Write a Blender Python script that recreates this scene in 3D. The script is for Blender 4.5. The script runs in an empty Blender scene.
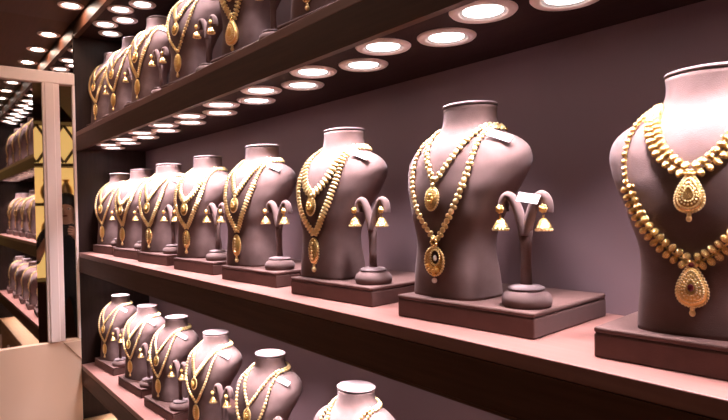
import bpy, bmesh, math, random
from mathutils import Vector, Matrix
random.seed(7)
scene = bpy.context.scene
COL = scene.collection
R = math.radians

# ------------------------------------------------------------------ camera, world, exposure
cam_data = bpy.data.cameras.new('camera')
cam = bpy.data.objects.new('camera', cam_data)
COL.objects.link(cam)
yaw, pitch, roll = R(38.797), R(-0.5214), R(-1.232)
F = Vector((-math.cos(yaw) * math.cos(pitch), math.sin(yaw) * math.cos(pitch), math.sin(pitch)))
Rt = Vector((math.sin(yaw), math.cos(yaw), 0.0))
Up = Rt.cross(F)
c_, s_ = math.cos(roll), math.sin(roll)
Rt, Up = c_ * Rt + s_ * Up, -s_ * Rt + c_ * Up
M4 = Matrix(((Rt.x, Up.x, -F.x, 0.0), (Rt.y, Up.y, -F.y, 0.0), (Rt.z, Up.z, -F.z, 1.5), (0, 0, 0, 1)))
cam.matrix_world = M4
cam_data.sensor_fit = 'HORIZONTAL'
cam_data.sensor_width = 36.0
cam_data.lens = 36.0 * 561.92 / 728.0
cam_data.clip_start = 0.02
scene.camera = cam

world = bpy.data.worlds.new('world')
scene.world = world
world.use_nodes = True
world.node_tree.nodes['Background'].inputs[0].default_value = (1.0, 0.86, 0.78, 1)
world.node_tree.nodes['Background'].inputs[1].default_value = 0.05

scene.view_settings.view_transform = 'Standard'
scene.view_settings.look = 'None'
scene.view_settings.gamma = 1.0
scene.view_settings.use_curve_mapping = False
scene.view_settings.exposure = 0.0

LAMP_W = 0.80            # each shelf downlight
LAMP_COL = (0.97, 0.90, 1.0)
ROOM_W = 2.2             # each ceiling lamp of the shop
ROOM_COL = (1.0, 0.74, 0.58)

# ------------------------------------------------------------------ materials
def new_mat(name):
    m = bpy.data.materials.new(name)
    m.use_nodes = True
    nt = m.node_tree
    return m, nt, nt.nodes['Principled BSDF']

def noise_mat(name, c1, c2, scale=40.0, rough=0.6, metallic=0.0, bump=0.0, stretch=None, sheen=0.0, detail=4.0, spec=0.5, bscale=None, coat=0.0):
    m, nt, b = new_mat(name)
    N = nt.nodes
    tc = N.new('ShaderNodeTexCoord')
    mp = N.new('ShaderNodeMapping')
    if stretch:
        mp.inputs['Scale'].default_value = stretch
    nz = N.new('ShaderNodeTexNoise')
    nz.inputs['Scale'].default_value = scale
    nz.inputs['Detail'].default_value = detail
    rp = N.new('ShaderNodeValToRGB')
    rp.color_ramp.elements[0].color = (*c1, 1)
    rp.color_ramp.elements[1].color = (*c2, 1)
    rp.color_ramp.elements[0].position = 0.3
    rp.color_ramp.elements[1].position = 0.7
    L = nt.links
    L.new(tc.outputs['Object'], mp.inputs['Vector'])
    L.new(mp.outputs['Vector'], nz.inputs['Vector'])
    L.new(nz.outputs['Fac'], rp.inputs['Fac'])
    L.new(rp.outputs['Color'], b.inputs['Base Color'])
    b.inputs['Roughness'].default_value = rough
    b.inputs['Metallic'].default_value = metallic
    b.inputs['Specular IOR Level'].default_value = spec
    if sheen:
        b.inputs['Sheen Weight'].default_value = sheen
        b.inputs['Sheen Roughness'].default_value = 0.4
        b.inputs['Sheen Tint'].default_value = (0.9, 0.75, 0.78, 1)
    if coat:
        b.inputs['Coat Weight'].default_value = coat
        b.inputs['Coat Roughness'].default_value = 0.2
    if bump:
        n2 = N.new('ShaderNodeTexNoise')
        n2.inputs['Scale'].default_value = bscale or scale * 3
        n2.inputs['Detail'].default_value = 3
        L.new(mp.outputs['Vector'], n2.inputs['Vector'])
        bp = N.new('ShaderNodeBump')
        bp.inputs['Strength'].default_value = bump
        bp.inputs['Distance'].default_value = 0.001
        L.new(n2.outputs['Fac'], bp.inputs['Height'])
        L.new(bp.outputs['Normal'], b.inputs['Normal'])
    return m

def emit_mat(name, col, strength, base=(0.8, 0.8, 0.8)):
    m, nt, b = new_mat(name)
    b.inputs['Base Color'].default_value = (*base, 1)
    b.inputs['Emission Color'].default_value = (*col, 1)
    b.inputs['Emission Strength'].default_value = strength
    return m

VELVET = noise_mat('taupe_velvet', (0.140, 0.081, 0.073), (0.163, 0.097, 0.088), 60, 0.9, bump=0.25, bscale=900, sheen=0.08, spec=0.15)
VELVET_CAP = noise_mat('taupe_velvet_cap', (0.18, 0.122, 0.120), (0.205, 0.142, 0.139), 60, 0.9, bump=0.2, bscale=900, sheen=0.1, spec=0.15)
SEAM = noise_mat('dark_seam', (0.03, 0.018, 0.018), (0.04, 0.025, 0.025), 60, 0.9)
PLINTH = noise_mat('taupe_upholstery', (0.092, 0.043, 0.034), (0.112, 0.053, 0.044), 50, 0.75, bump=0.3, bscale=1100, sheen=0.15, spec=0.25)
WOOD = noise_mat('dark_laminate', (0.062, 0.023, 0.012), (0.084, 0.032, 0.018), 14, 0.5, stretch=(0.5, 8, 8), bump=0.05, spec=0.15)
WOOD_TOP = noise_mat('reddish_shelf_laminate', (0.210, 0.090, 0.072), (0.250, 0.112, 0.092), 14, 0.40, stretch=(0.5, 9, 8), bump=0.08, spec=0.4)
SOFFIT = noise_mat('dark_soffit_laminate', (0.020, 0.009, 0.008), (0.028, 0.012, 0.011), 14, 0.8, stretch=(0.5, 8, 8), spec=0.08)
BACKWALL = noise_mat('mauve_grey_panel', (0.180, 0.108, 0.115), (0.198, 0.121, 0.129), 3, 0.6, bump=0.05, bscale=200, spec=0.3)
TANWOOD = noise_mat('tan_wood', (0.36, 0.19, 0.095), (0.44, 0.25, 0.13), 12, 0.45, stretch=(0.6, 8, 8), bump=0.05)
DARKPANEL = noise_mat('dark_end_panel', (0.020, 0.009, 0.007), (0.030, 0.014, 0.011), 10, 0.5, stretch=(8, 8, .6), spec=0.2)
PEACH = noise_mat('peach_lacquer', (0.80, 0.52, 0.37), (0.84, 0.55, 0.40), 3, 0.4, spec=0.4)
PINK = noise_mat('pale_pink_lacquer', (0.80, 0.60, 0.55), (0.84, 0.64, 0.58), 3, 0.4, spec=0.4)
FLOOR = noise_mat('beige_floor_tile', (0.16, 0.10, 0.07), (0.20, 0.13, 0.09), 4, 0.35)
CEIL = noise_mat('tan_ceiling', (0.42, 0.27, 0.19), (0.46, 0.30, 0.21), 4, 0.7)
ROOMWALL = noise_mat('beige_room_wall', (0.14, 0.085, 0.055), (0.17, 0.10, 0.066), 4, 0.8)
TRIM = noise_mat('satin_pinkish_trim', (0.86, 0.70, 0.66), (0.92, 0.77, 0.73), 300, 0.4, metallic=0.0, bump=0.2, bscale=700)
REFLECTOR = noise_mat('white_reflector', (0.85, 0.80, 0.78), (0.9, 0.86, 0.84), 40, 0.3)
LENS = emit_mat('lamp_lens', (1.0, 0.95, 0.93), 9.0)
GOLD = noise_mat('polished_gold', (0.95, 0.58, 0.19), (1.0, 0.70, 0.30), 500, 0.27, metallic=0.85, bump=0.8, bscale=900)
GOLD_PALE = noise_mat('pale_gold', (0.96, 0.64, 0.27), (1.0, 0.76, 0.40), 500, 0.32, metallic=0.62, bump=0.4, bscale=900)
GOLD_RICH = noise_mat('rich_gold', (0.90, 0.50, 0.12), (1.0, 0.66, 0.24), 420, 0.30, metallic=0.85, bump=0.6, bscale=700)
RUBY = noise_mat('dark_red_stone', (0.08, 0.006, 0.008), (0.14, 0.012, 0.014), 30, 0.08, spec=0.8)
PEARL = noise_mat('white_pearl', (0.80, 0.70, 0.62), (0.86, 0.76, 0.70), 30, 0.22, spec=0.6)
TAG = noise_mat('white_card', (0.80, 0.74, 0.72), (0.84, 0.78, 0.76), 20, 0.8)
INK = noise_mat('grey_ink', (0.20, 0.16, 0.16), (0.25, 0.2, 0.2), 20, 0.9)
WARMGLOW = emit_mat('warm_backlit_panel', (1.0, 0.62, 0.20), 0.8, (0.8, 0.6, 0.3))
SKIN = noise_mat('skin', (0.50, 0.27, 0.18), (0.55, 0.31, 0.21), 20, 0.55)
HAIR = noise_mat('black_hair', (0.008, 0.006, 0.006), (0.02, 0.014, 0.012), 80, 0.5)
CLOTH = noise_mat('black_clothing', (0.008, 0.007, 0.009), (0.014, 0.012, 0.014), 60, 0.9)
mm, nt_, b_ = new_mat('mirror_glass')
b_.inputs['Base Color'].default_value = (0.90, 0.84, 0.80, 1)
b_.inputs['Metallic'].default_value = 1.0
b_.inputs['Roughness'].default_value = 0.02
MIRROR = mm

# ------------------------------------------------------------------ mesh helpers
def link(o, parent=None):
    COL.objects.link(o)
    if parent is not None:
        o.parent = parent
    return o

def mesh_obj(name, bm, mat, parent=None, smooth=False, loc=None):
    bmesh.ops.recalc_face_normals(bm, faces=bm.faces[:])
    me = bpy.data.meshes.new(name)
    bm.to_mesh(me)
    bm.free()
    me.materials.append(mat)
    if smooth:
        for p in me.polygons:
            p.use_smooth = True
    o = bpy.data.objects.new(name, me)
    if loc is not None:
        o.location = loc
    return link(o, parent)

def data_obj(name, me, parent=None, mw=None):
    o = bpy.data.objects.new(name, me)
    link(o, parent)
    if mw is not None:
        o.matrix_local = mw
    return o

def tag(o, label=None, cat=None, group=None, kind=None):
    if label: o['label'] = label
    if cat: o['category'] = cat
    if group: o['group'] = group
    if kind: o['kind'] = kind
    return o

def empty(name, loc, rz=0.0, scale=1.0):
    o = bpy.data.objects.new(name, None)
    o.empty_display_size = 0.02
    o.location = loc
    o.rotation_euler = (0, 0, rz)
    o.scale = (scale,) * 3
    return link(o)

def copy_tree(o, parent=None):
    c = o.copy()
    COL.objects.link(c)
    if parent is not None:
        c.parent = parent
    for ch in list(o.children):
        copy_tree(ch, c)
    return c

def add_box(bm, x0, x1, y0, y1, z0, z1, bevel=0.0, seg=2):
    b2 = bmesh.new()
    bmesh.ops.create_cube(b2, size=1.0)
    for v in b2.verts:
        v.co = Vector(((x0 + x1) / 2 + v.co.x * (x1 - x0), (y0 + y1) / 2 + v.co.y * (y1 - y0), (z0 + z1) / 2 + v.co.z * (z1 - z0)))
    if bevel:
        bmesh.ops.bevel(b2, geom=b2.edges[:], offset=bevel, segments=seg, affect='EDGES', profile=0.5)
    merge(bm, b2)

def merge(bm, b2, mw=None):
    if mw is not None:
        bmesh.ops.transform(b2, matrix=mw, verts=b2.verts)
    me = bpy.data.meshes.new('tmp')
    b2.to_mesh(me)
    b2.free()
    bm.from_mesh(me)
    bpy.data.meshes.remove(me)

def box_obj(name, mat, parent, x0, x1, y0, y1, z0, z1, bevel=0.0, seg=2):
    bm = bmesh.new()
    add_box(bm, x0, x1, y0, y1, z0, z1, bevel, seg)
    return mesh_obj(name, bm, mat, parent)

def add_sphere(bm, c, r, u=10, v=7, sx=1, sy=1, sz=1, mw=None):
    b2 = bmesh.new()
    bmesh.ops.create_uvsphere(b2, u_segments=u, v_segments=v, radius=r)
    bmesh.ops.scale(b2, vec=(sx, sy, sz), verts=b2.verts)
    if mw is not None:
        bmesh.ops.transform(b2, matrix=mw, verts=b2.verts)
    bmesh.ops.translate(b2, vec=c, verts=b2.verts)
    merge(bm, b2)

def add_lathe(bm, prof, seg=32, mw=None, cap=True):
    """profile [(r, z)] turned round Z"""
    b2 = bmesh.new()
    rings = []
    for r, z in prof:
        if r < 1e-6:
            rings.append([b2.verts.new((0, 0, z))])
        else:
            rings.append([b2.verts.new((r * math.cos(2 * math.pi * i / seg), r * math.sin(2 * math.pi * i / seg), z)) for i in range(seg)])
    for a, b in zip(rings, rings[1:]):
        for i in range(seg):
            j = (i + 1) % seg
            if len(a) == 1 and len(b) == 1: continue
            if len(a) == 1: b2.faces.new((a[0], b[i], b[j]))
            elif len(b) == 1: b2.faces.new((a[i], a[j], b[0]))
            else: b2.faces.new((a[i], a[j], b[j], b[i]))
    if cap:
        if len(rings[0]) > 1: b2.faces.new(rings[0][::-1])
        if len(rings[-1]) > 1: b2.faces.new(rings[-1])
    merge(bm, b2, mw)

def add_tube(bm, pts, rad, seg=8, squash=None):
    """tube along points; rad a number or list; squash (normal, factor) flattens the section"""
    n = len(pts)
    pts = [Vector(p) for p in pts]
    rads = rad if isinstance(rad, (list, tuple)) else [rad] * n
    b2 = bmesh.new()
    rings = []
    ref = Vector((0, 1, 0)) if squash is None else Vector(squash[0])
    for i, p in enumerate(pts):
        t = (pts[min(i + 1, n - 1)] - pts[max(i - 1, 0)]).normalized()
        rf = ref if abs(t.dot(ref)) < 0.95 else Vector((0.3, 0.2, 0.93))
        a = (rf - t * rf.dot(t)).normalized()
        b = t.cross(a)
        k = 1.0 if squash is None else squash[1]
        rings.append([b2.verts.new(p + a * (k * rads[i] * math.cos(2 * math.pi * j / seg)) + b * (rads[i] * math.sin(2 * math.pi * j / seg))) for j in range(seg)])
    for r0, r1 in zip(rings, rings[1:]):
        for j in range(seg):
            k2 = (j + 1) % seg
            b2.faces.new((r0[j], r0[k2], r1[k2], r1[j]))
    b2.faces.new(rings[0][::-1])
    b2.faces.new(rings[-1])
    merge(bm, b2)

def frame_m(pos, x, y, z):
    return Matrix(((x.x, y.x, z.x, pos.x), (x.y, y.y, z.y, pos.y), (x.z, y.z, z.z, pos.z), (0, 0, 0, 1)))

# ------------------------------------------------------------------ setting
XL, XR = -2.40, 0.32          # the ends of the shelving bay
YF, YB = 0.50, 0.765          # shelf front, back panel
YROOM = -1.7
XROOM = 1.9
SH = {'top': (1.732, 1.806), 'middle': (1.264, 1.339), 'lower': (0.828, 0.903)}
HEADER = (2.172, 2.26)
ZC = 2.62

def struct(name, mat, *box, bevel=0.0):
    return tag(box_obj(name, mat, None, *box, bevel=bevel), kind='structure')

struct('floor', FLOOR, XL - 0.1, XROOM, YROOM, YB + 0.1, -0.05, 0.0)
struct('ceiling', CEIL, XL - 0.1, XROOM, YROOM, YB + 0.1, ZC, ZC + 0.05)
struct('wall_back', BACKWALL, XL - 0.1, XR + 0.02, YB, YB + 0.05, 0.0, ZC)
struct('wall_shelves_beside', ROOMWALL, XR + 0.02, XROOM, YF, YF + 0.05, 0.0, ZC)
struct('wall_left', PEACH, XL - 0.10, XL - 0.012, YROOM, YB, 0.0, ZC)
struct('wall_front', ROOMWALL, XL - 0.1, XROOM, YROOM - 0.05, YROOM, 0.0, ZC)
struct('wall_right', ROOMWALL, XROOM, XROOM + 0.05, YROOM, YB, 0.0, ZC)
# peach panelling under and round the mirrors
struct('trim_1', PEACH, XL - 0.012, XL + 0.010, -1.3, YF, 0.0, 1.006, bevel=0.002)
struct('trim_2', PINK, XL - 0.012, XL + 0.012, -1.3, YF, 1.985, 2.030, bevel=0.003)
bm = bmesh.new()
add_box(bm, XL - 0.012, XL + 0.012, 0.388, 0.446, 1.0065, 1.9845, 0.002)
add_box(bm, XL + 0.012, XL + 0.017, 0.396, 0.428, 1.0065, 1.9845, 0.002)
tag(mesh_obj('trim_3', bm, PINK), kind='structure')
struct('trim_4', PINK, XL - 0.012, XL + 0.012, 0.491, YF, 1.0065, 1.9845, bevel=0.001)
# mitred fillet under the narrow mirror
bm = bmesh.new()
v = [bm.verts.new(p) for p in ((XL + 0.0102, 0.438, 1.0), (XL + 0.0102, 0.4995, 1.0), (XL + 0.0102, 0.4995, 0.925), (XL + 0.013, 0.441, 0.9985), (XL + 0.013, 0.4985, 0.9985), (XL + 0.013, 0.4985, 0.930))]
for f in ((0, 1, 2), (3, 5, 4), (0, 3, 4, 1), (1, 4, 5, 2), (2, 5, 3, 0)):
    bm.faces.new([v[i] for i in f])
tag(mesh_obj('trim_5', bm, PEACH), kind='structure')
struct('trim_6', DARKPANEL, XL - 0.0115, XL, YF + 0.001, YB, 0.0, ZC)
struct('trim_7', DARKPANEL, XR, XR + 0.02, YF, YB, 0.0, ZC)
struct('trim_9', WOOD, XL + 0.001, XR, YF, YF + 0.018, HEADER[0], ZC)
# lowered ceiling strip in front of the shelving
struct('trim_10', WOOD, XL - 0.01, XROOM, 0.20, YF - 0.001, 2.23, ZC)

# mirrors
def mirror(name, y0, y1, z0, z1, label, bevel_w=0.0, tilt=0.0, bt=14.0):
    o = empty(name, (XL, (y0 + y1) / 2, z0))
    tag(o, label, 'mirror')
    h = (y1 - y0) / 2
    bm = bmesh.new()
    yr = h - bevel_w
    dx = math.tan(tilt) * (h + yr)
    xa = -0.006 if not tilt else -0.0108
    vs = [(xa, -h, 0), (xa + dx, yr, 0), (xa + dx, yr, z1 - z0), (xa, -h, z1 - z0)]
    back = [(-0.0115, -h, 0), (-0.0115, yr, 0), (-0.0115, yr, z1 - z0), (-0.0115, -h, z1 - z0)]
    a = [bm.verts.new(p) for p in vs]
    b = [bm.verts.new(p) for p in back]
    bm.faces.new(a)
    bm.faces.new(b[::-1])
    for i in range(4):
        j = (i + 1) % 4
        bm.faces.new((a[i], b[i], b[j], a[j]))
    mesh_obj('mirror_glass', bm, MIRROR, o)
    if bevel_w:
        bm = bmesh.new()
        d = math.tan(R(bt)) * bevel_w
        a = [bm.verts.new(p) for p in ((-0.006, yr, 0), (-0.006 + d, h, 0), (-0.006 + d, h, z1 - z0), (-0.006, yr, z1 - z0))]
        b = [bm.verts.new(p) for p in ((-0.0115, yr, 0), (-0.0115, h, 0), (-0.0115, h, z1 - z0), (-0.0115, yr, z1 - z0))]
        bm.faces.new(a)
        bm.faces.new(b[::-1])
        for i in range(4):
            j = (i + 1) % 4
            bm.faces.new((a[i], b[i], b[j], a[j]))
        mesh_obj('bevelled_edge', bm, MIRROR, o)
    return o

# ------------------------------------------------------------------ shelves
def shelf(zs, label):
    z0, z1 = zs
    o = empty('wall_shelf', ((XL + XR) / 2, (YF + YB) / 2, z0))
    tag(o, label, 'shelf', 'dark shelves on the back wall')
    L = (XR - XL) / 2 - 0.0005
    D = (YB - YF) / 2
    h = z1 - z0
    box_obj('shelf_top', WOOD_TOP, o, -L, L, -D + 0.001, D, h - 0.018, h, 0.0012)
    box_obj('front_fascia', WOOD, o, -L, L, -D, -D + 0.018, 0.004, h - 0.0185)
    box_obj('edge_strip', WOOD, o, -L, L, -D - 0.001, -D + 0.012, 0.0, 0.0038)
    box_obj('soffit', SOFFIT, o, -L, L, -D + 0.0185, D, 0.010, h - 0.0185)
    return o
shelf(SH['top'], 'uppermost dark wood shelf with a row of busts seen from below')
shelf(SH['middle'], 'middle dark wood shelf at eye level with reddish lit top')
shelf(SH['lower'], 'lowest dark wood shelf seen from above, below the middle shelf')
o = empty('niche_header', ((XL + XR) / 2, (YF + YB) / 2, HEADER[0]))
tag(o, 'dark soffit board with downlights over the uppermost row of busts', 'soffit')
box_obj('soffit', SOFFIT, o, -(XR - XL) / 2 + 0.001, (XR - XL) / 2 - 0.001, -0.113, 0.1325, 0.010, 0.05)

o = empty('base_cabinet', ((XL + XR) / 2, (YF + YB) / 2, 0.0))
tag(o, 'low tan wood cabinet under the lowest shelf', 'cabinet')
hl, hd = (XR - XL) / 2 - 0.004, (YB - YF) / 2 - 0.004
box_obj('carcass', WOOD, o, -hl, hl, -hd + 0.02, hd, 0.001, 0.66)
box_obj('counter_top', TANWOOD, o, -hl, hl, -hd, hd, 0.6605, 0.69, 0.002)
for k in range(6):
    w = 2 * hl / 6
    d = box_obj('door', TANWOOD, o, -hl + w * k + 0.003, -hl + w * (k + 1) - 0.003, -hd + 0.002, -hd + 0.0195, 0.06, 0.655, 0.002)
    box_obj('handle', TRIM, d, -hl + w * (k + 0.8), -hl + w * (k + 0.8) + 0.012, -hd - 0.012, -hd + 0.002, 0.45, 0.58, 0.003)

# ------------------------------------------------------------------ downlights
def downlight_proto():
    o = empty('downlight', (0, 0, 0))
    bm = bmesh.new()
    add_lathe(bm, [(0.0295, 0.0), (0.0295, -0.0024), (0.031, -0.0034), (0.036, -0.0042), (0.0405, -0.0034), (0.043, -0.0008), (0.043, 0.0)], 40, cap=False)
    mesh_obj('trim_ring', bm, TRIM, o, True)
    bm = bmesh.new()
    add_lathe(bm, [(0.0293, -0.0024), (0.0275, -0.0016), (0.0255, -0.0007)], 40, cap=False)
    mesh_obj('reflector', bm, REFLECTOR, o, True)
    bm = bmesh.new()
    add_lathe(bm, [(0.0, -0.0007), (0.0255, -0.0007), (0.0255, -0.0002), (0, -0.0002)], 32, cap=False)
    mesh_obj('lens', bm, LENS, o)
    return o
LIGHT = bpy.data.lights.new('downlight_lamp', 'AREA')
LIGHT.shape = 'DISK'
LIGHT.size = 0.046
LIGHT.energy = LAMP_W
LIGHT.color = LAMP_COL
LIGHT.spread = R(74)
LIGHT_DIM = LIGHT.copy()
LIGHT_DIM.energy = LAMP_W * 0.55
LIGHT_FAINT = LIGHT.copy()
LIGHT_FAINT.energy = LAMP_W * 0.3
LIGHT_SOFT = LIGHT.copy()
LIGHT_SOFT.energy = LAMP_W * 0.78
LIGHT_STRONG = LIGHT.copy()
LIGHT_STRONG.energy = LAMP_W * 1.3
dl0 = downlight_proto()
ORD = ['first', 'second', 'third', 'fourth', 'fifth', 'sixth', 'seventh', 'eighth', 'ninth', 'tenth', 'eleventh', 'twelfth', 'thirteenth', 'fourteenth', 'fifteenth', 'sixteenth']
def downlight(x, y, z, label, group, light=True, energy=None):
    o = copy_tree(dl0)
    o.location = (x, y, z)
    tag(o, label, 'ceiling light', group)
    if light:
        d = LIGHT_STRONG if x < -1.0 and SH['top'][0] < z < SH['top'][1] else LIGHT_FAINT if z < 1.0 else LIGHT_SOFT if z < 1.3 else LIGHT_DIM if z > 2.1 else LIGHT
        if energy:
            d = LIGHT.copy()
            d.energy = energy
            d.color = ROOM_COL
            d.spread = R(170)
        l = bpy.data.objects.new('lamp', d)
        link(l, o)
        l.location = (0, 0, -0.0012)
    return o
def light_rows(z, where, xs_max=None):
    for row, (x0, y) in (('front', (-0.264, 0.567)), ('rear', (-0.174, 0.611))):
        xs = [x0 + 0.193 * k for k in range(2, -12, -1)]
        xs = [x for x in xs if XL + 0.06 < x < XR - 0.06]
        xs.reverse()
        for i, x in enumerate(xs):
            downlight(x, y, z + 0.0098, 'recessed downlight, %s from the mirror in the %s row, %s' % (ORD[i], row, where), 'downlights in the ' + where)
light_rows(SH['top'][0], "underside of uppermost shelf")
light_rows(HEADER[0], 'soffit above uppermost busts')
light_rows(SH['middle'][0], "underside of middle shelf")
light_rows(SH['lower'][0], "underside of lowest shelf")
for i in range(9):
    downlight(-2.20 + 0.27 * i, 0.455, 2.2298, 'round recessed downlight in the lowered ceiling strip, %s from the mirror' % ORD[i], 'downlights in the lowered ceiling strip', energy=0.7 if i < 3 else 0.06)
for i, (x, y) in enumerate([(-1.9, -0.35), (-0.9, -0.35), (0.3, -0.5), (1.2, -0.5), (-1.9, -1.2), (-0.7, -1.2), (0.6, -1.2)]):
    downlight(x, y, ZC - 0.0002, 'round downlight in the tan shop ceiling, %s counted from the mirror wall' % ORD[i], 'downlights in the shop ceiling', energy=ROOM_W if x < -0.8 else 0.06 * ROOM_W)

for c in list(dl0.children):
    bpy.data.objects.remove(c)
bpy.data.objects.remove(dl0)

# ------------------------------------------------------------------ the bust
def interp(tab, z):
    """smooth interpolation (Catmull-Rom) of rows (z, v1, v2, ...)"""
    if z <= tab[0][0]: return tab[0][1:]
    if z >= tab[-1][0]: return tab[-1][1:]
    for i in range(len(tab) - 1):
        if tab[i][0] <= z <= tab[i + 1][0]:
            break
    p1, p2 = tab[i], tab[i + 1]
    p0 = tab[max(i - 1, 0)]
    p3 = tab[min(i + 2, len(tab) - 1)]
    h = p2[0] - p1[0]
    t = (z - p1[0]) / h
    out = []
    for k in range(1, len(p1)):
        m1 = (p2[k] - p0[k]) / max(p2[0] - p0[0], 1e-9) * h
        m2 = (p3[k] - p1[k]) / max(p3[0] - p1[0], 1e-9) * h
        t2, t3 = t * t, t * t * t
        out.append((2 * t3 - 3 * t2 + 1) * p1[k] + (t3 - 2 * t2 + t) * m1 + (-2 * t3 + 3 * t2) * p2[k] + (t3 - t2) * m2)
    return out
#        z     half-width half-depth centre-y  exponent
BUST = [(0.000, 0.0583, 0.0433, -0.0139, 4.4),
        (0.03, 0.0570, 0.0415, -0.0151, 4.2),
        (0.06, 0.0550, 0.0385, -0.0163, 3.8),
        (0.085, 0.0572, 0.0392, -0.0158, 3.4),
        (0.11, 0.0666, 0.0462, -0.0123, 2.95),
        (0.132, 0.0766, 0.0527, -0.0068, 2.5),
        (0.152, 0.087, 0.0577, 0.0001, 2.4),
        (0.17, 0.0944, 0.0603, 0.0072, 2.3),
        (0.184, 0.0978, 0.0609, 0.0124, 2.3),
        (0.197, 0.0971, 0.0586, 0.0157, 2.2),
        (0.209, 0.09, 0.0538, 0.0183, 2.2),
        (0.22, 0.0751, 0.0477, 0.0203, 2.1),
        (0.229, 0.0566, 0.0424, 0.021, 2.0),
        (0.237, 0.0466, 0.039, 0.0211, 2.0),
        (0.246, 0.0418, 0.0364, 0.0206, 2.0),
        (0.258, 0.0406, 0.0353, 0.0206, 2.0),
        (0.267, 0.0417, 0.035, 0.0209, 2.0)]
BH = 0.267
def bust_pt(th, z):
    """th = 0 at the front (-Y), positive towards +X"""
    a, b, yc, n = interp(BUST, z)
    s, c = math.sin(th), math.cos(th)
    e = 2.0 / n
    return Vector((a * math.copysign(abs(s) ** e, s), yc - b * math.copysign(abs(c) ** e, c), z))
def front_pt(x, z):
    a, b, yc, n = interp(BUST, z)
    u = min(abs(x) / a, 0.999)
    return Vector((math.copysign(u * a, x), yc - b * (1 - u ** n) ** (1 / n), z))
def front_n(x, z):
    e = 0.002
    du = front_pt(x + e, z) - front_pt(x - e, z)
    dv = front_pt(x, z + e) - front_pt(x, z - e)
    n = du.cross(dv)
    if n.length < 1e-12: return Vector((0, -1, 0))
    n.normalize()
    return n if n.y < 0.3 else -n

def bust_proto():
    o = empty('necklace_bust', (0, 0, 0))
    bm = bmesh.new()
    seg, nz = 72, 64
    rings = []
    for i in range(nz + 1):
        z = BH * i / nz
        rings.append([bm.verts.new(bust_pt(2 * math.pi * j / seg, z)) for j in range(seg)])
    for a, b in zip(rings, rings[1:]):
        for j in range(seg):
            k = (j + 1) % seg
            bm.faces.new((a[j], a[k], b[k], b[j]))
    bm.faces.new(rings[0][::-1])
    bm.faces.new(rings[-1])
    mesh_obj('body', bm, VELVET, o, True)
    bm = bmesh.new()
    seg = 48
    rr = []
    for k, z in ((0.955, BH + 0.0001), (0.955, BH + 0.0018)):
        rr.append([bm.verts.new((0.0417 * k * math.sin(2 * math.pi * j / seg), 0.0209 - 0.0350 * k * math.cos(2 * math.pi * j / seg), z)) for j in range(seg)])
    for j in range(seg):
        bm.faces.new((rr[0][j], rr[0][(j + 1) % seg], rr[1][(j + 1) % seg], rr[1][j]))
    mesh_obj('neck_seam', bm, SEAM, o, True)
    bm = bmesh.new()
    rr = []
    for k, z in ((0.99, 0.0015), (1.02, 0.0025), (1.02, 0.004), (0.99, 0.0055), (0.85, 0.0066), (0.5, 0.0076)):
        rr.append([bm.verts.new((0.0417 * k * math.sin(2 * math.pi * j / seg), 0.0209 - 0.0350 * k * math.cos(2 * math.pi * j / seg), BH + z)) for j in range(seg)])
    for a, b in zip(rr, rr[1:]):
        for j in range(seg):
            bm.faces.new((a[j], a[(j + 1) % seg], b[(j + 1) % seg], b[j]))
    bm.faces.new(rr[0][::-1])
    bm.faces.new(rr[-1])
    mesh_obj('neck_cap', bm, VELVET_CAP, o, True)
    return o

# ------------------------------------------------------------------ plinth
def plinth_proto():
    o = empty('display_plinth', (0, 0, 0))
    box_obj('plinth_block', PLINTH, o, -0.109, 0.109, -0.095, 0.095, 0.0, 0.0245, 0.0022, 3)
    box_obj('plinth_seam', SEAM, o, -0.1072, 0.1072, -0.0932, 0.0932, 0.0235, 0.0262)
    box_obj('top_pad', PLINTH, o, -0.109, 0.109, -0.095, 0.095, 0.0252, 0.031, 0.0022, 3)
    return o
PH = 0.031

# ------------------------------------------------------------------ earring stand and earrings
ARM = [(0.0, 0.088), (0.0050, 0.106), (0.0105, 0.123), (0.0165, 0.1345), (0.0220, 0.1375), (0.0270, 0.133), (0.0288, 0.124), (0.0280, 0.117)]
def smooth_path(pts, n=5):
    out = []
    P = [Vector(p) for p in pts]
    for i in range(len(P) - 1):
        p0, p1, p2, p3 = P[max(i - 1, 0)], P[i], P[i + 1], P[min(i + 2, len(P) - 1)]
        for k in range(n):
            t = k / n
            out.append(0.5 * ((2 * p1) + (p2 - p0) * t + (2 * p0 - 5 * p1 + 4 * p2 - p3) * t * t + (3 * p1 - p0 - 3 * p2 + p3) * t ** 3))
    out.append(P[-1])
    return out
def stand_proto():
    o = empty('earring_stand', (0, 0, 0))
    bm = bmesh.new()
    add_lathe(bm, [(0.0, 0.0), (0.0285, 0.0), (0.0302, 0.003), (0.0308, 0.0085), (0.0292, 0.0140), (0.0245, 0.0185), (0.0215, 0.0200)], 40)
    mesh_obj('stand_base', bm, VELVET, o, True)
    bm = bmesh.new()
    add_lathe(bm, [(0.0, 0.0199), (0.0205, 0.0199), (0.0225, 0.0212), (0.0225, 0.0232), (0.018, 0.0255), (0.010, 0.0268), (0.0, 0.0270)], 40, cap=False)
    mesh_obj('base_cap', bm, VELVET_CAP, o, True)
    bm = bmesh.new()
    add_tube(bm, [(0, 0, 0.024), (0, 0, 0.05), (0, 0, 0.074), (0, 0, 0.094)], [0.0078, 0.0066, 0.0072, 0.0095], 14, ((0, 1, 0), 0.7))
    mesh_obj('stem', bm, VELVET, o, True)
    for s in (-1, 1):
        p = smooth_path([(s * x, 0, z) for x, z in ARM])
        n = len(p)
        bm = bmesh.new()
        add_tube(bm, p, [0.0068 - 0.0010 * math.sin(math.pi * i / n) for i in range(n)], 12, ((0, 1, 0), 1.35))
        mesh_obj('arm', bm, VELVET, o, True)
    return o
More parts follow.
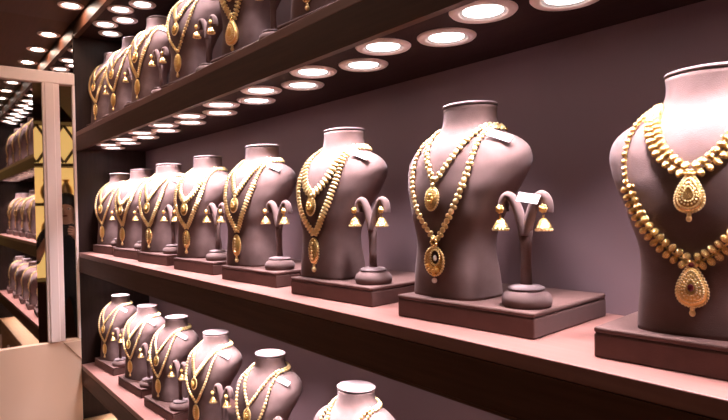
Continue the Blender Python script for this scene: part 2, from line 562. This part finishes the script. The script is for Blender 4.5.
def earring_mesh(top):
    """the stud, bell and pearl fringe of one bell earring, hanging from (0,0,0)"""
    stud = bmesh.new()
    for k in range(7):
        a = 2 * math.pi * k / 7
        add_sphere(stud, (0.0036 * math.cos(a), -0.002, 0.0036 * math.sin(a)), 0.0022, 8, 6)
    add_sphere(stud, (0, -0.0035, 0), 0.0030, 10, 8)
    bell = bmesh.new()
    add_sphere(bell, (0, -0.001, -0.0090), 0.0020, 8, 6)
    add_lathe(bell, [(0.0, -0.0108), (0.0022, -0.0112), (0.0052, -0.0138), (0.0078, -0.0180), (0.0092, -0.0222), (0.0100, -0.0226), (0.0100, -0.0236), (0.0080, -0.0236), (0.0, -0.0215)], 24, cap=False)
    fringe = bmesh.new()
    for k in range(14):
        a = 2 * math.pi * k / 14
        add_sphere(fringe, (0.0090 * math.cos(a), 0.0090 * math.sin(a), -0.0255), 0.0019, 6, 5)
    return stud, bell, fringe
def earring_proto():
    o = empty('earring', (0, 0, 0))
    a, b, c = earring_mesh(0)
    mesh_obj('stud', a, GOLD_RICH, o, True)
    mesh_obj('bell', b, GOLD, o, True)
    mesh_obj('bead_fringe', c, GOLD_PALE, o, True)
    return o

def card_mesh(w, h, ink=True):
    bm = bmesh.new()
    add_box(bm, -w / 2, w / 2, -0.0003, 0.0003, -h / 2, h / 2)
    return bm
def price_tag(parent, loc, rot, w=0.026, h=0.013):
    t = mesh_obj('price_tag', card_mesh(w, h), TAG, parent)
    t.location = loc
    t.rotation_euler = rot
    t['label'] = 'small white price tag'
    bm = bmesh.new()
    for i, (x0, x1) in enumerate(((-0.40, -0.05), (-0.40, -0.18), (0.05, 0.40))):
        add_box(bm, x0 * w, x1 * w, -0.0006, -0.0004, h * (0.18 - 0.2 * i) - 0.0006, h * (0.18 - 0.2 * i) + 0.0006)
    mesh_obj('print', bm, INK, t)
    return t

# ------------------------------------------------------------------ necklaces
def bez(p, t):
    u = 1 - t
    return (u ** 3 * p[0][0] + 3 * u * u * t * p[1][0] + 3 * u * t * t * p[2][0] + t ** 3 * p[3][0],
            u ** 3 * p[0][1] + 3 * u * u * t * p[1][1] + 3 * u * t * t * p[2][1] + t ** 3 * p[3][1])
def half_path(ctrl, side, off):
    """points up one side of the bust, from the pendant to the back of the neck: [(pos, normal)]"""
    out = []
    for i in range(61):
        x, z = bez(ctrl, i / 60)
        n = front_n(side * x, z)
        out.append((front_pt(side * x, z) + n * off, n))
    x, z = bez(ctrl, 1.0)
    a, b, yc, nn = interp(BUST, z)
    th0 = math.asin(min(0.995, (x / a) ** (nn / 2)))
    for i in range(1, 25):
        th = th0 + (math.pi - th0) * i / 24
        zz = z + 0.003 * math.sin(math.pi / 2 * i / 24)
        p = bust_pt(side * th, zz)
        q = bust_pt(side * th, zz + 0.003) - bust_pt(side * th, zz - 0.003)
        r = bust_pt(side * (th + 0.05), zz) - bust_pt(side * (th - 0.05), zz)
        n = r.cross(q) * side
        n.normalize()
        if n.dot(Vector((p.x, p.y - yc, 0))) < 0: n = -n
        out.append((p + n * off, n))
    return out
def march(path, step, start=0.0, stop=None):
    """frames every `step` along a path: (pos, tangent, normal, distance)"""
    res = []
    d = 0.0
    nxt = start
    for (p, n), (q, m) in zip(path, path[1:]):
        L = (q - p).length
        while L > 0 and nxt <= d + L:
            t = (nxt - d) / L
            nn = n.lerp(m, t).normalized()
            tt = (q - p).normalized()
            res.append((p.lerp(q, t), tt, nn, nxt))
            nxt += step
            if stop and nxt > stop: return res
        d += L
    return res

def sph_me(name, mat, u=10, v=7, sx=1, sy=1, sz=1, r=1.0):
    bm = bmesh.new()
    add_sphere(bm, (0, 0, 0), r, u, v, sx, sy, sz)
    o = mesh_obj(name, bm, mat, None, True)
    me = o.data
    bpy.data.objects.remove(o)
    return me
BEAD_HI = sph_me('bead_mesh', GOLD, 14, 10)
BEAD_PALE = sph_me('bead_pale_mesh', GOLD_PALE, 10, 8)

class Strand:
    """collects beads, as one mesh or as separate sub-parts"""
    def __init__(self, separate, mat):
        self.sep, self.mat, self.items, self.bm = separate, mat, [], bmesh.new()
    def bead(self, pos, r, fr=None, s=(1, 1, 1), name='bead', u=8, v=6):
        m = Matrix.Translation(pos)
        if fr is not None:
            m = frame_m(pos, *fr)
        m = m @ Matrix.Diagonal((r * s[0], r * s[1], r * s[2], 1))
        if self.sep and len(self.items) < 100:
            self.items.append((name, m))
        else:
            b2 = bmesh.new()
            bmesh.ops.create_uvsphere(b2, u_segments=u, v_segments=v, radius=1)
            merge(self.bm, b2, m)
    def build(self, name, parent, me=None):
        o = mesh_obj(name, self.bm, self.mat, parent, True)
        for nm, m in self.items:
            data_obj(nm, me, o, m)
        return o

def pendant(o, kind, pos, n, sc, mat, stone=True):
    """a pendant hanging at pos with face normal n; local x across, y out of the face, z up"""
    z = Vector((0, 0, 1))
    z = (z - n * z.dot(n)).normalized()
    x = z.cross(n) * -1
    m = frame_m(pos + n * 0.002, x, n, z) @ Matrix.Scale(sc, 4)
    def out(name, bm, mt, par, smooth=True):
        bmesh.ops.transform(bm, matrix=m, verts=bm.verts)
        return mesh_obj(name, bm, mt, par, smooth)
    bm = bmesh.new()
    P = None
    if kind == 'drop':        # teardrop with granulated rim and dark stone
        seg = 36
        def outline(k):
            pts = []
            for j in range(seg):
                t = 2 * math.pi * j / seg
                w = 0.0150 * math.sin(t) * (1 - 0.28 * math.cos(t)) * 1.0
                h = 0.0205 * math.cos(t) + (0.004 if math.cos(t) > 0 else 0) * math.cos(t) ** 4
                pts.append((w * k, h * k - 0.022))
            return pts
        rr = []
        for k, y in ((1.0, 0.0), (1.0, 0.003), (0.92, 0.0055), (0.75, 0.007), (0.5, 0.0085), (0.2, 0.009)):
            rr.append([bm.verts.new((a, y, b)) for a, b in outline(k)])
        for a, b in zip(rr, rr[1:]):
            for j in range(seg):
                bm.faces.new((a[j], a[(j + 1) % seg], b[(j + 1) % seg], b[j]))
        bm.faces.new(rr[0][::-1]); bm.faces.new(rr[-1])
        P = out('pendant', bm, mat, o)
        bm = bmesh.new()
        for a, b in outline(1.0):
            add_sphere(bm, (a, 0.003, b), 0.0019, 6, 5)
        for kk, yy, rr_ in ((0.78, 0.0068, 0.0013), (0.58, 0.0082, 0.0012), (0.40, 0.0088, 0.0011)):
            for a, b in outline(kk)[::1 if kk > 0.7 else 2]:
                add_sphere(bm, (a, yy, b), rr_, 6, 5)
        out('granulated_rim', bm, GOLD_PALE, P)
        if stone:
            bm = bmesh.new()
            add_sphere(bm, (0, 0.0085, -0.0215), 0.0034, 10, 8, 1, 0.7, 1.35)
            add_sphere(bm, (0, 0.0055, 0.003), 0.0029, 10, 8)
            g = out('stone', bm, RUBY, P); g['label'] = 'dark red stones'
        bm = bmesh.new()
        add_sphere(bm, (0, 0.002, -0.0455), 0.0027, 8, 6)
        add_sphere(bm, (0, 0.002, -0.0500), 0.0034, 8, 6, 1, 1, 1.2)
        out('hanging_bead', bm, GOLD_PALE, P)
        bm = bmesh.new()
        for k in range(6):
            a = 2 * math.pi * k / 6
            add_sphere(bm, (0.0042 * math.cos(a), 0.003, 0.0042 * math.sin(a) + 0.003), 0.0026, 8, 6)
        add_sphere(bm, (0, 0.005, 0.003), 0.0028, 8, 6)
        out('flower_clasp', bm, GOLD, P)
    elif kind == 'oval':
        add_sphere(bm, (0, 0.001, -0.0165), 0.0108, 20, 12, 1, 0.35, 1.3)
        P = out('pendant', bm, mat, o)
        bm = bmesh.new()
        for j in range(26):
            t = 2 * math.pi * j / 26
            add_sphere(bm, (0.0106 * math.sin(t), 0.001, 0.0139 * math.cos(t) - 0.0165), 0.0016, 6, 5)
        add_sphere(bm, (0, 0.001, 0.0005), 0.0030, 8, 6)
        out('beaded_rim', bm, GOLD_PALE, P)
        if stone:
            bm = bmesh.new()
            for k in range(6):
                a = 2 * math.pi * k / 6
                add_sphere(bm, (0.0036 * math.cos(a), 0.0045, 0.0045 * math.sin(a) - 0.0165), 0.0021, 6, 5)
            out('flower_relief', bm, GOLD_RICH, P)
    elif kind == 'crescent':   # round peacock crescent with an opening, pearl below
        seg = 40
        a_, b_ = [], []
        R0, R1 = 0.0150, 0.0085
        f = []
        for y in (0.0, 0.004):
            f.append(([bm.verts.new((R0 * math.sin(2 * math.pi * j / seg), y, R0 * 1.12 * math.cos(2 * math.pi * j / seg) - 0.0205)) for j in range(seg)],
                      [bm.verts.new((R1 * 0.8 * math.sin(2 * math.pi * j / seg) - 0.0025, y + 0.0008, R1 * math.cos(2 * math.pi * j / seg) - 0.0155)) for j in range(seg)]))
        for j in range(seg):
            k = (j + 1) % seg
            bm.faces.new((f[1][0][j], f[1][0][k], f[1][1][k], f[1][1][j]))
            bm.faces.new((f[0][0][k], f[0][0][j], f[0][1][j], f[0][1][k]))
            bm.faces.new((f[0][0][j], f[0][0][k], f[1][0][k], f[1][0][j]))
            bm.faces.new((f[0][1][k], f[0][1][j], f[1][1][j], f[1][1][k]))
        P = out('pendant', bm, mat, o, False)
        bm = bmesh.new()
        for j in range(30):
            t = 2 * math.pi * j / 30
            add_sphere(bm, (R0 * math.sin(t), 0.003, R0 * 1.12 * math.cos(t) - 0.0205), 0.0017, 6, 5)
        for j in range(18):
            t = 2 * math.pi * j / 18
            add_sphere(bm, (R1 * 0.86 * math.sin(t) - 0.0025, 0.0045, R1 * 1.06 * math.cos(t) - 0.0155), 0.0013, 6, 5)
        out('beaded_rim', bm, GOLD_PALE, P)
        bm = bmesh.new()
        for (x, zz, r) in ((-0.006, -0.031, .0028), (0.0, -0.0325, .003), (0.006, -0.031, .0028), (0.0035, -0.028, .0024), (-0.003, -0.0285, .0024), (0.0095, -0.026, .0024), (0.0, -0.0365, .0022)):
            add_sphere(bm, (x, 0.005, zz), r, 8, 6)
        out('flower_relief', bm, GOLD_RICH, P)
        bm = bmesh.new()
        add_sphere(bm, (-0.002, 0.004, -0.0165), 0.0028, 8, 6, 1, 0.8, 1.3)
        g = out('stone', bm, PEARL, P); g['label'] = 'pale inner stone'
        bm = bmesh.new()
        add_sphere(bm, (0, 0.003, -0.0435), 0.0034, 10, 8)
        g = out('pearl_drop', bm, PEARL, P); g['label'] = 'white pearl drop'
        bm = bmesh.new()
        for k in range(7):
            a = 2 * math.pi * k / 7
            add_sphere(bm, (0.0040 * math.cos(a), 0.003, 0.0040 * math.sin(a) + 0.002), 0.0026, 8, 6)
        out('flower_clasp', bm, GOLD, P)
    else:                      # 'leaf': a long almond
        add_sphere(bm, (0, 0.001, -0.0200), 0.0112, 20, 14, 1.0, 0.4, 1.65)
        P = out('pendant', bm, mat, o)
        bm = bmesh.new()
        for j in range(28):
            t = 2 * math.pi * j / 28
            add_sphere(bm, (0.0110 * math.sin(t), 0.001, 0.0182 * math.cos(t) - 0.020), 0.0014, 6, 5)
        for k in range(5):
            add_sphere(bm, (0, 0.0045, -0.009 - 0.0055 * k), 0.0022, 6, 5)
        out('beaded_rim', bm, GOLD_PALE, P)
        bm = bmesh.new()
        add_sphere(bm, (0, 0.001, -0.0415), 0.0023, 8, 6)
        add_sphere(bm, (0, 0.001, -0.0465), 0.0036, 8, 6, 1, 1, 1.15)
        out('hanging_bead', bm, GOLD_PALE, P)
    return P

CTRL = {  # half outline of the strand in front view: pendant point ... side of neck
    'short': [(0.0, 0.158), (0.016, 0.178), (0.034, 0.205), (0.043, 0.2345)],
    'short_u': [(0.0, 0.152), (0.024, 0.160), (0.043, 0.195), (0.043, 0.2345)],
    'short_low': [(0.0, 0.160), (0.024, 0.168), (0.043, 0.198), (0.043, 0.2345)],
    'long': [(0.0, 0.078), (0.030, 0.108), (0.064, 0.165), (0.049, 0.2305)],
    'long_u': [(0.0, 0.072), (0.040, 0.084), (0.092, 0.178), (0.050, 0.2305)],
    'long_v': [(0.0, 0.075), (0.024, 0.112), (0.060, 0.172), (0.048, 0.2305)],
}
def necklace_proto(style, ctrl, pend, psc, separate=False, tagged=False, mat=GOLD, stone=True):
    o = empty('necklace', (0, 0, 0))
    ct = CTRL[ctrl]
    X, Z = Vector((1, 0, 0)), Vector((0, 0, 1))
    st = Strand(separate, GOLD_PALE if style in ('petal', 'chain', 'fan') else mat)
    end_front = None
    for side in (-1, 1):
        if style == 'double':
            path = half_path(ct, side, 0.0040)
            fr = march(path, 0.0078, 0.0075)
            reach = 0.112 if ct[0][1] > 0.1 else 0.106
            for i, (p, t, n, d) in enumerate(fr):
                b = t.cross(n).normalized()
                if d < reach:
                    for k in (-1, 1):
                        st.bead(p + b * (0.0044 * k), 0.0041, (t, b, n), (0.86, 1.15, 0.9), 'bead', 10, 8)
                else:
                    st.bead(p, 0.0028, None, (1, 1, 1), 'chain_bead')
        elif style == 'floral':
            path = half_path(ct, side, 0.0030)
            fr = march(path, 0.0076, 0.006)
            for i, (p, t, n, d) in enumerate(fr):
                b = t.cross(n).normalized()
                if i % 2 == 0:
                    st.bead(p, 0.0048 if d < .12 else .0040, (t, b, n), (1.0, 0.9, 0.55), 'link')
                else:
                    st.bead(p + b * 0.0025, 0.0033 if d < .12 else .0024, (t, b, n), (1.0, 1.0, 0.8), 'link')
                    st.bead(p - b * 0.0028, 0.0030 if d < .12 else .0022, (t, b, n), (1.0, 0.9, 0.8), 'link')
        elif style == 'petal':
            path = half_path(ct, side, 0.0034)
            fr = march(path, 0.0068, 0.004)
            for i, (p, t, n, d) in enumerate(fr):
                b = t.cross(n).normalized()
                w = 0.0076 if d < 0.12 else 0.0056
                st.bead(p, w, (t, b, n), (0.42, 1.0, 0.50), 'petal')
        elif style == 'fan':
            path = half_path(ct, side, 0.0030)
            fr = march(path, 0.0080, 0.005)
            for i, (p, t, n, d) in enumerate(fr):
                b = t.cross(n).normalized()
                if b.z > 0: b = -b
                w = 0.0080 if d < 0.08 else 0.0054
                st.bead(p + b * w * 0.35, w, (t, b, n), (0.50, 1.0, 0.5), 'petal')
                st.bead(p - b * w * 0.55, 0.0026, None, (1, 1, 1), 'petal')
        else:                  # 'chain': plain graded round beads
            path = half_path(ct, side, 0.0038)
            fr = march(path, 0.0088, 0.003)
            for i, (p, t, n, d) in enumerate(fr):
                st.bead(p, 0.0042 if d < .12 else .0036, None, (1, 1, 1), 'bead')
    if style in ('double', 'floral', 'fan'):
        path = half_path(ct, 1, 0.002)[::-1] + half_path(ct, -1, 0.002)[1:]
        add_tube(st.bm, [p for p, n in path][::2], 0.0010, 5)
    me = {'double': BEAD_HI, 'floral': BEAD_PALE}.get(style, BEAD_PALE)
    st.build({'double': 'bead_strand', 'floral': 'link_chain', 'petal': 'petal_chain', 'fan': 'petal_chain', 'chain': 'bead_strand'}[style], o, me)
    n = front_n(0, ct[0][1] - 0.01)
    if pend:
        pendant(o, pend, front_pt(0, ct[0][1] - 0.004) + n * 0.001, n, psc, mat, stone)
    if tagged:
        th, zz = 1.02, 0.2155
        p = bust_pt(th, zz)
        u = bust_pt(th + 0.02, zz) - bust_pt(th - 0.02, zz)
        v = bust_pt(th, zz + 0.002) - bust_pt(th, zz - 0.002)
        nn = u.cross(v).normalized()
        if nn.z < 0: nn = -nn
        u = (Vector((0.85, 0.30, -0.42)) - nn * nn.dot(Vector((0.85, 0.30, -0.42)))).normalized()
        w = u.cross(-nn).normalized()
        nn = (nn + Vector((0.30, -0.55, 0.15))).normalized()
        u = (u - nn * nn.dot(u)).normalized()
        w = u.cross(-nn).normalized()
        t = price_tag(o, (0, 0, 0), (0, 0, 0), 0.034, 0.0125)
        t.matrix_local = frame_m(p + nn * 0.0062 + u * 0.002, u, -nn, w)
    return o

# ------------------------------------------------------------------ prototypes, then every instance
BUST0, PLINTH0, STAND0, EAR0 = bust_proto(), plinth_proto(), stand_proto(), earring_proto()
EAR0['label'] = 'x'
PROTO = {}
USED = set()
def take(o):
    if o.name in USED:
        return copy_tree(o)
    USED.add(o.name)
    return o
def take_necklace(key):
    if key not in PROTO:
        PROTO[key] = necklace_proto(*key[0], **dict(key[1]))
    return take(PROTO[key])
def K(*a, **k):
    return (a, tuple(sorted(k.items())))

YBUST = 0.619
def put(o, loc, rz, sc, label, cat, group):
    o.location = loc
    o.rotation_euler = (0, 0, rz)
    o.scale = (sc,) * 3
    for k in ('label', 'category', 'group'):
        if k in o: del o[k]
    return tag(o, label, cat, group)

def display(row, nth, x, z, yaw_deg, sc, upper, lower, words, stand=True, tagged=0, pyaw=4.0, stand_tag=False, bsc=1.0, pdx=0.0, dy=0.0):
    """one display set: plinth, bust, two necklaces, earring stand, two earrings"""
    where = '%s bust from the mirror, %s shelf' % (nth, row)
    b = Vector((x, YBUST + dy, z + PH * sc))
    pz = R(pyaw)
    px = Vector((x + 0.043 * sc + pdx, YBUST + dy + 0.026, z))
    put(take(PLINTH0), px, pz, sc, 'low taupe upholstered plinth under the ' + where, 'display stand', 'plinths on the %s shelf' % row)
    put(take(BUST0), b, R(yaw_deg), sc * bsc, 'taupe velvet necklace bust, %s from the mirror on the %s shelf' % (nth, row), 'necklace bust', 'busts on the %s shelf' % row)
    nk = put(take_necklace(upper), b, R(yaw_deg), sc * bsc, 'short gold %s, higher of two necklaces on %s' % (words[0], where), 'necklace', 'necklaces on the %s shelf' % row)
    nl = put(take_necklace(lower), b, R(yaw_deg), sc * bsc, 'long gold %s, lower of two necklaces on %s' % (words[1], where), 'necklace', 'necklaces on the %s shelf' % row)
    if not stand:
        return
    sp = Vector((x + (0.123 if row == 'middle' else 0.130) * sc + max(pdx, 0.0) * 0.6, YBUST + dy - 0.024 * sc, z + PH * sc))
    sy = R(14)
    put(take(STAND0), sp, sy, sc, 'taupe forked earring stand beside the ' + where, 'earring stand', 'earring stands on the %s shelf' % row)
    for s, w in ((-1, 'toward the mirror'), (1, 'toward the camera')):
        e = take(EAR0)
        q = Vector((s * 0.0275, -0.0115, 0.121)) * sc
        q.rotate(Matrix.Rotation(sy, 3, 'Z'))
        put(e, sp + q, sy, sc, 'gold bell earring %s, stand by %s' % (w, where), 'earring', 'bell earrings on the %s shelf' % row)
        if stand_tag and s == 1:
            price_tag(e, (-0.0165, -0.006, 0.013), (R(-38), R(10), R(4)), 0.026, 0.0135)

z = SH['middle'][1]
MID = [-2.312, -2.047, -1.775, -1.470, -1.165, -0.849, -0.543, -0.224, 0.085]
k_chain = K('chain', 'short', 'oval', 1.15, tagged=True)
k_petal = K('petal', 'short', 'oval', 1.15, tagged=True)
k_fan = K('fan', 'short_u', 'oval', 1.155)
l_chain = K('chain', 'long', 'leaf', 1.25, mat=GOLD_RICH)
l_petal = K('petal', 'long', 'leaf', 1.25, mat=GOLD)
l_vpet = K('petal', 'long_v', 'leaf', 1.25, mat=GOLD_RICH)
sets = [
    (k_petal, l_chain, ('petal necklace', 'bead necklace'), 16),
    (k_fan, l_vpet, ('fan necklace', 'petal necklace'), 16),
    (k_petal, l_petal, ('petal necklace', 'petal necklace'), 19),
    (k_fan, l_petal, ('fan necklace', 'petal necklace'), 18),
    (k_petal, l_vpet, ('petal necklace', 'petal necklace'), 12),
    (K('fan', 'short_u', 'oval', 1.155, separate=True, tagged=True), K('petal', 'long', 'leaf', 1.25, separate=True), ('fan necklace', 'petal necklace'), 6),
    (K('floral', 'short', 'oval', 1.12, separate=True), K('floral', 'long', 'crescent', 1.15, separate=True, tagged=True), ('floral necklace', 'floral necklace'), 1),
    (K('double', 'short_low', 'drop', 0.82, separate=True, stone=False), K('double', 'long_u', 'drop', 0.88, separate=True, mat=GOLD_RICH), ('beaded necklace', 'beaded necklace'), 8),
    (k_fan, l_petal, ('fan necklace', 'petal necklace'), -5),
]
for i, (x, (u, l, w, yw)) in enumerate(zip(MID, sets)):
    display('middle', ORD[i], x, z, yw, 1.0, u, l, w, stand=(i != 7), stand_tag=(i == 6), bsc=0.955 if i == 7 else 1.0, pdx=(0.012, 0.03, 0.03, 0.035, 0.03, 0.012, 0.0, -0.020, 0.0)[i])
z = SH['lower'][1]
LOW = [-2.315, -1.997, -1.722, -1.435, -1.142, -0.826, -0.535, -0.235, 0.085]
lset = [(k_chain, l_chain, ('bead necklace', 'bead necklace')), (k_petal, l_chain, ('petal necklace', 'bead necklace')), (k_chain, l_chain, ('bead necklace', 'bead necklace')),
        (k_petal, l_chain, ('petal necklace', 'bead necklace')), (k_chain, l_chain, ('bead necklace', 'bead necklace'))]
for i, x in enumerate(LOW):
    u, l, w = lset[i % 5]
    display('lower', ORD[i], x + 0.020, z, 16, 0.94, u, l, w, bsc=0.93, dy=-0.012)
z = SH['top'][1]
TOP = [-2.345, -2.095, -1.825, -1.480, -1.150, -0.850, -0.540, -0.235, 0.085]
tset = [(k_petal, l_petal, ('petal necklace', 'petal necklace')), (k_chain, l_chain, ('bead necklace', 'bead necklace')), (k_chain, l_vpet, ('bead necklace', 'petal necklace')),
        (k_petal, l_chain, ('petal necklace', 'bead necklace')), (k_fan, K('fan', 'long_v', 'drop', 1.2, mat=GOLD_RICH, stone=False), ('fan necklace', 'fan necklace'))]
for i, x in enumerate(TOP):
    u, l, w = tset[i % 5]
    display('top', ORD[i], x - 0.01, z, 14, 1.03, u, l, w)

# ------------------------------------------------------------------ mirrors on the end wall
mirror('wall_mirror', -1.2, 0.387, 1.0065, 1.9845, 'tall wall mirror in a pale frame reflecting the rows of busts', bevel_w=0.028, bt=9)
mirror('mirror_strip', 0.4465, 0.4905, 1.0065, 1.9845, 'narrow upright mirror strip beside the dark end of the shelves', tilt=R(9.0))
mirror('upper_wall_mirror', -1.2, 0.4995, 2.0305, 2.265, 'wide mirror above the pale rail, reflecting ceiling downlights')

# ------------------------------------------------------------------ the other end of the shop, seen in the mirrors
cab = empty('display_cabinet', (XROOM - 0.15, -0.05, 0.0))
tag(cab, 'warm backlit display cabinet with lattice top at the far end of the shop', 'cabinet')
box_obj('cabinet_base', WOOD, cab, -0.15, 0.149, -0.52, 0.52, 0.001, 0.80, 0.004)
box_obj('backlit_panel', WARMGLOW, cab, 0.125, 0.149, -0.50, 0.50, 0.81, 2.40)
for y0 in (-0.52, 0.50):
    box_obj('side_panel', WOOD, cab, -0.15, 0.149, y0, y0 + 0.02, 0.8005, 2.44, 0.002)
box_obj('top_panel', WOOD, cab, -0.15, 0.149, -0.499, 0.499, 2.41, 2.44, 0.002)
for z0 in (1.18, 1.56, 1.96):
    box_obj('shelf', WOOD, cab, -0.13, 0.12, -0.499, 0.499, z0, z0 + 0.03, 0.002)
bm = bmesh.new()
for k in range(4):
    yc = -0.375 + 0.25 * k
    for sg in (-1, 1):
        add_tube(bm, [(-0.10, yc - 0.12 * sg, 2.0), (-0.10, yc, 2.19), (-0.10, yc + 0.12 * sg, 2.38)], 0.014, 6)
mesh_obj('lattice', bm, WOOD, cab)
def vase_proto():
    o = empty('gold_vase', (0, 0, 0))
    bm = bmesh.new()
    add_lathe(bm, [(0.0, 0.0), (0.035, 0.0), (0.038, 0.008), (0.026, 0.02), (0.05, 0.06), (0.062, 0.11), (0.052, 0.16), (0.028, 0.195), (0.022, 0.215)], 28, cap=False)
    mesh_obj('vase_body', bm, GOLD_PALE, o, True)
    bm = bmesh.new()
    add_lathe(bm, [(0.0225, 0.2152), (0.034, 0.235), (0.036, 0.240), (0.030, 0.240), (0.019, 0.2155)], 28, cap=False)
    mesh_obj('rim', bm, GOLD_RICH, o, True)
    return o
vs0 = vase_proto()
lev = {1.191: 'lowest', 1.591: 'middle'}
for zz, ln in ((1.2105, 'lower shelf'), (1.5905, 'upper shelf')):
    for k in range(5):
        o = vs0 if (k == 0 and ln == 'lower shelf') else copy_tree(vs0)
        o.location = (XROOM - 0.155, -0.05 - 0.36 + 0.18 * k, zz)
        tag(o, 'round gold vase, %s from the shelving side on the %s of the lit cabinet' % (ORD[4 - k], ln), 'vase', 'gold vases in the lit cabinet')

# the photographer
def skin_body(name, joints, edges, parent=None):
    me = bpy.data.meshes.new(name)
    keys = list(joints)
    me.from_pydata([joints[k][0] for k in keys], [(keys.index(a), keys.index(b)) for a, b in edges], [])
    o = bpy.data.objects.new(name, me)
    link(o)
    md = o.modifiers.new('skin', 'SKIN')
    md.use_smooth_shade = True
    for i, k in enumerate(keys):
        r = joints[k][1]
        r = (r, r) if not isinstance(r, tuple) else r
        me.skin_vertices[0].data[i].radius = r
        me.skin_vertices[0].data[i].use_root = (k == 'pelvis')
    o.modifiers.new('sub', 'SUBSURF').levels = 2
    dg = bpy.context.evaluated_depsgraph_get()
    m2 = bpy.data.meshes.new_from_object(o.evaluated_get(dg))
    bpy.data.objects.remove(o)
    m2.name = name
    r = bpy.data.objects.new(name, m2)
    return link(r, parent)
J = {'pelvis': ((0, 0, 0.90), (0.13, 0.10)), 'waist': ((0, 0, 1.03), (0.115, 0.085)), 'chest': ((0, 0, 1.20), (0.125, 0.095)), 'neckbase': ((0, 0, 1.355), 0.058),
     'neck': ((-0.008, 0, 1.415), 0.048), 'head': ((-0.022, 0, 1.50), (0.072, 0.082)), 'crown': ((-0.012, 0, 1.585), (0.066, 0.078))}
E_ = [('pelvis', 'waist'), ('waist', 'chest'), ('chest', 'neckbase'), ('neckbase', 'neck'), ('neck', 'head'), ('head', 'crown')]
for n, s in (('l', -1), ('r', 1)):
    J.update({n + 'shoulder': ((0, 0.165 * s, 1.325), 0.052), n + 'elbow': ((-0.09, 0.235 * s, 1.08), 0.040), n + 'wrist': ((-0.27, 0.115 * s, 1.27), 0.026),
              n + 'palm': ((-0.315, 0.088 * s, 1.315), (0.034, 0.016)),
              n + 'hip': ((0, 0.092 * s, 0.84), 0.088), n + 'knee': ((-0.012, 0.10 * s, 0.47), 0.056), n + 'ankle': ((0.015, 0.10 * s, 0.09), 0.038), n + 'toe': ((-0.13, 0.11 * s, 0.035), 0.032)})
    E_ += [('neckbase', n + 'shoulder'), (n + 'shoulder', n + 'elbow'), (n + 'elbow', n + 'wrist'), (n + 'wrist', n + 'palm'),
           ('pelvis', n + 'hip'), (n + 'hip', n + 'knee'), (n + 'knee', n + 'ankle'), (n + 'ankle', n + 'toe')]
    for f in range(4):
        a, b = n + 'f%da' % f, n + 'f%db' % f
        L = (0.030, 0.034, 0.031, 0.024)[f]
        J[a] = ((-0.345, (0.086 - 0.004 * f) * s, 1.372 - 0.019 * f), 0.0085)
        J[b] = ((-0.358, (0.086 - 0.004 * f - L) * s, 1.380 - 0.019 * f), 0.0075)
        E_ += [(n + 'palm', a), (a, b)]
    J[n + 't'] = ((-0.305, 0.060 * s, 1.345), 0.0095)
    E_ += [(n + 'palm', n + 't')]
PX, PY = 0.52, 0.10
per = empty('person', (PX, PY, 0.0))
tag(per, 'person in black clothes raising a phone, reflected in the narrow mirror strip', 'person')
body = skin_body('body', J, E_, per)
body.data.materials.clear()
body.data.materials.append(CLOTH)
body.data.materials.append(SKIN)
for p in body.data.polygons:
    c = p.center
    if c.z > 1.40 or (c.x < -0.15 and c.z > 1.0): p.material_index = 1
bm = bmesh.new()
add_sphere(bm, (0.012, 0, 1.565), 0.095, 24, 16, 0.95, 0.90, 1.0)
add_sphere(bm, (0.045, 0, 1.47), 0.075, 20, 14, 0.7, 1.05, 1.5)
mesh_obj('hair', bm, HAIR, per, True)
for s in (-1, 1):
    bm = bmesh.new()
    add_sphere(bm, (-0.0835, 0.029 * s, 1.522), 0.0125, 12, 8, 1, 1.25, 0.8)
    e = mesh_obj('eye', bm, PEARL, per, True)
    bm = bmesh.new()
    add_sphere(bm, (-0.0935, 0.029 * s, 1.522), 0.0055, 10, 8, 0.6, 1, 1)
    mesh_obj('iris', bm, HAIR, e, True)
bm = bmesh.new()
add_sphere(bm, (-0.108, 0, 1.495), 0.014, 10, 8, 1.2, 0.8, 1.5)
mesh_obj('nose', bm, SKIN, per, True)
bm = bmesh.new()
add_sphere(bm, (-0.098, 0, 1.462), 0.018, 10, 8, 0.5, 1.2, 0.35)
mesh_obj('mouth', bm, RUBY, per, True)
ph = empty('smartphone', (PX - 0.338, PY, 1.31))
tag(ph, 'dark phone held up in both hands by the person in black', 'phone')
box_obj('phone_case', HAIR, ph, -0.004, 0.004, -0.076, 0.076, 0.0, 0.072, 0.003)
bm = bmesh.new()
add_sphere(bm, (-0.004, 0.060, 0.058), 0.006, 10, 8, 0.4, 1, 1)
mesh_obj('camera_lens', bm, RUBY, ph, True)
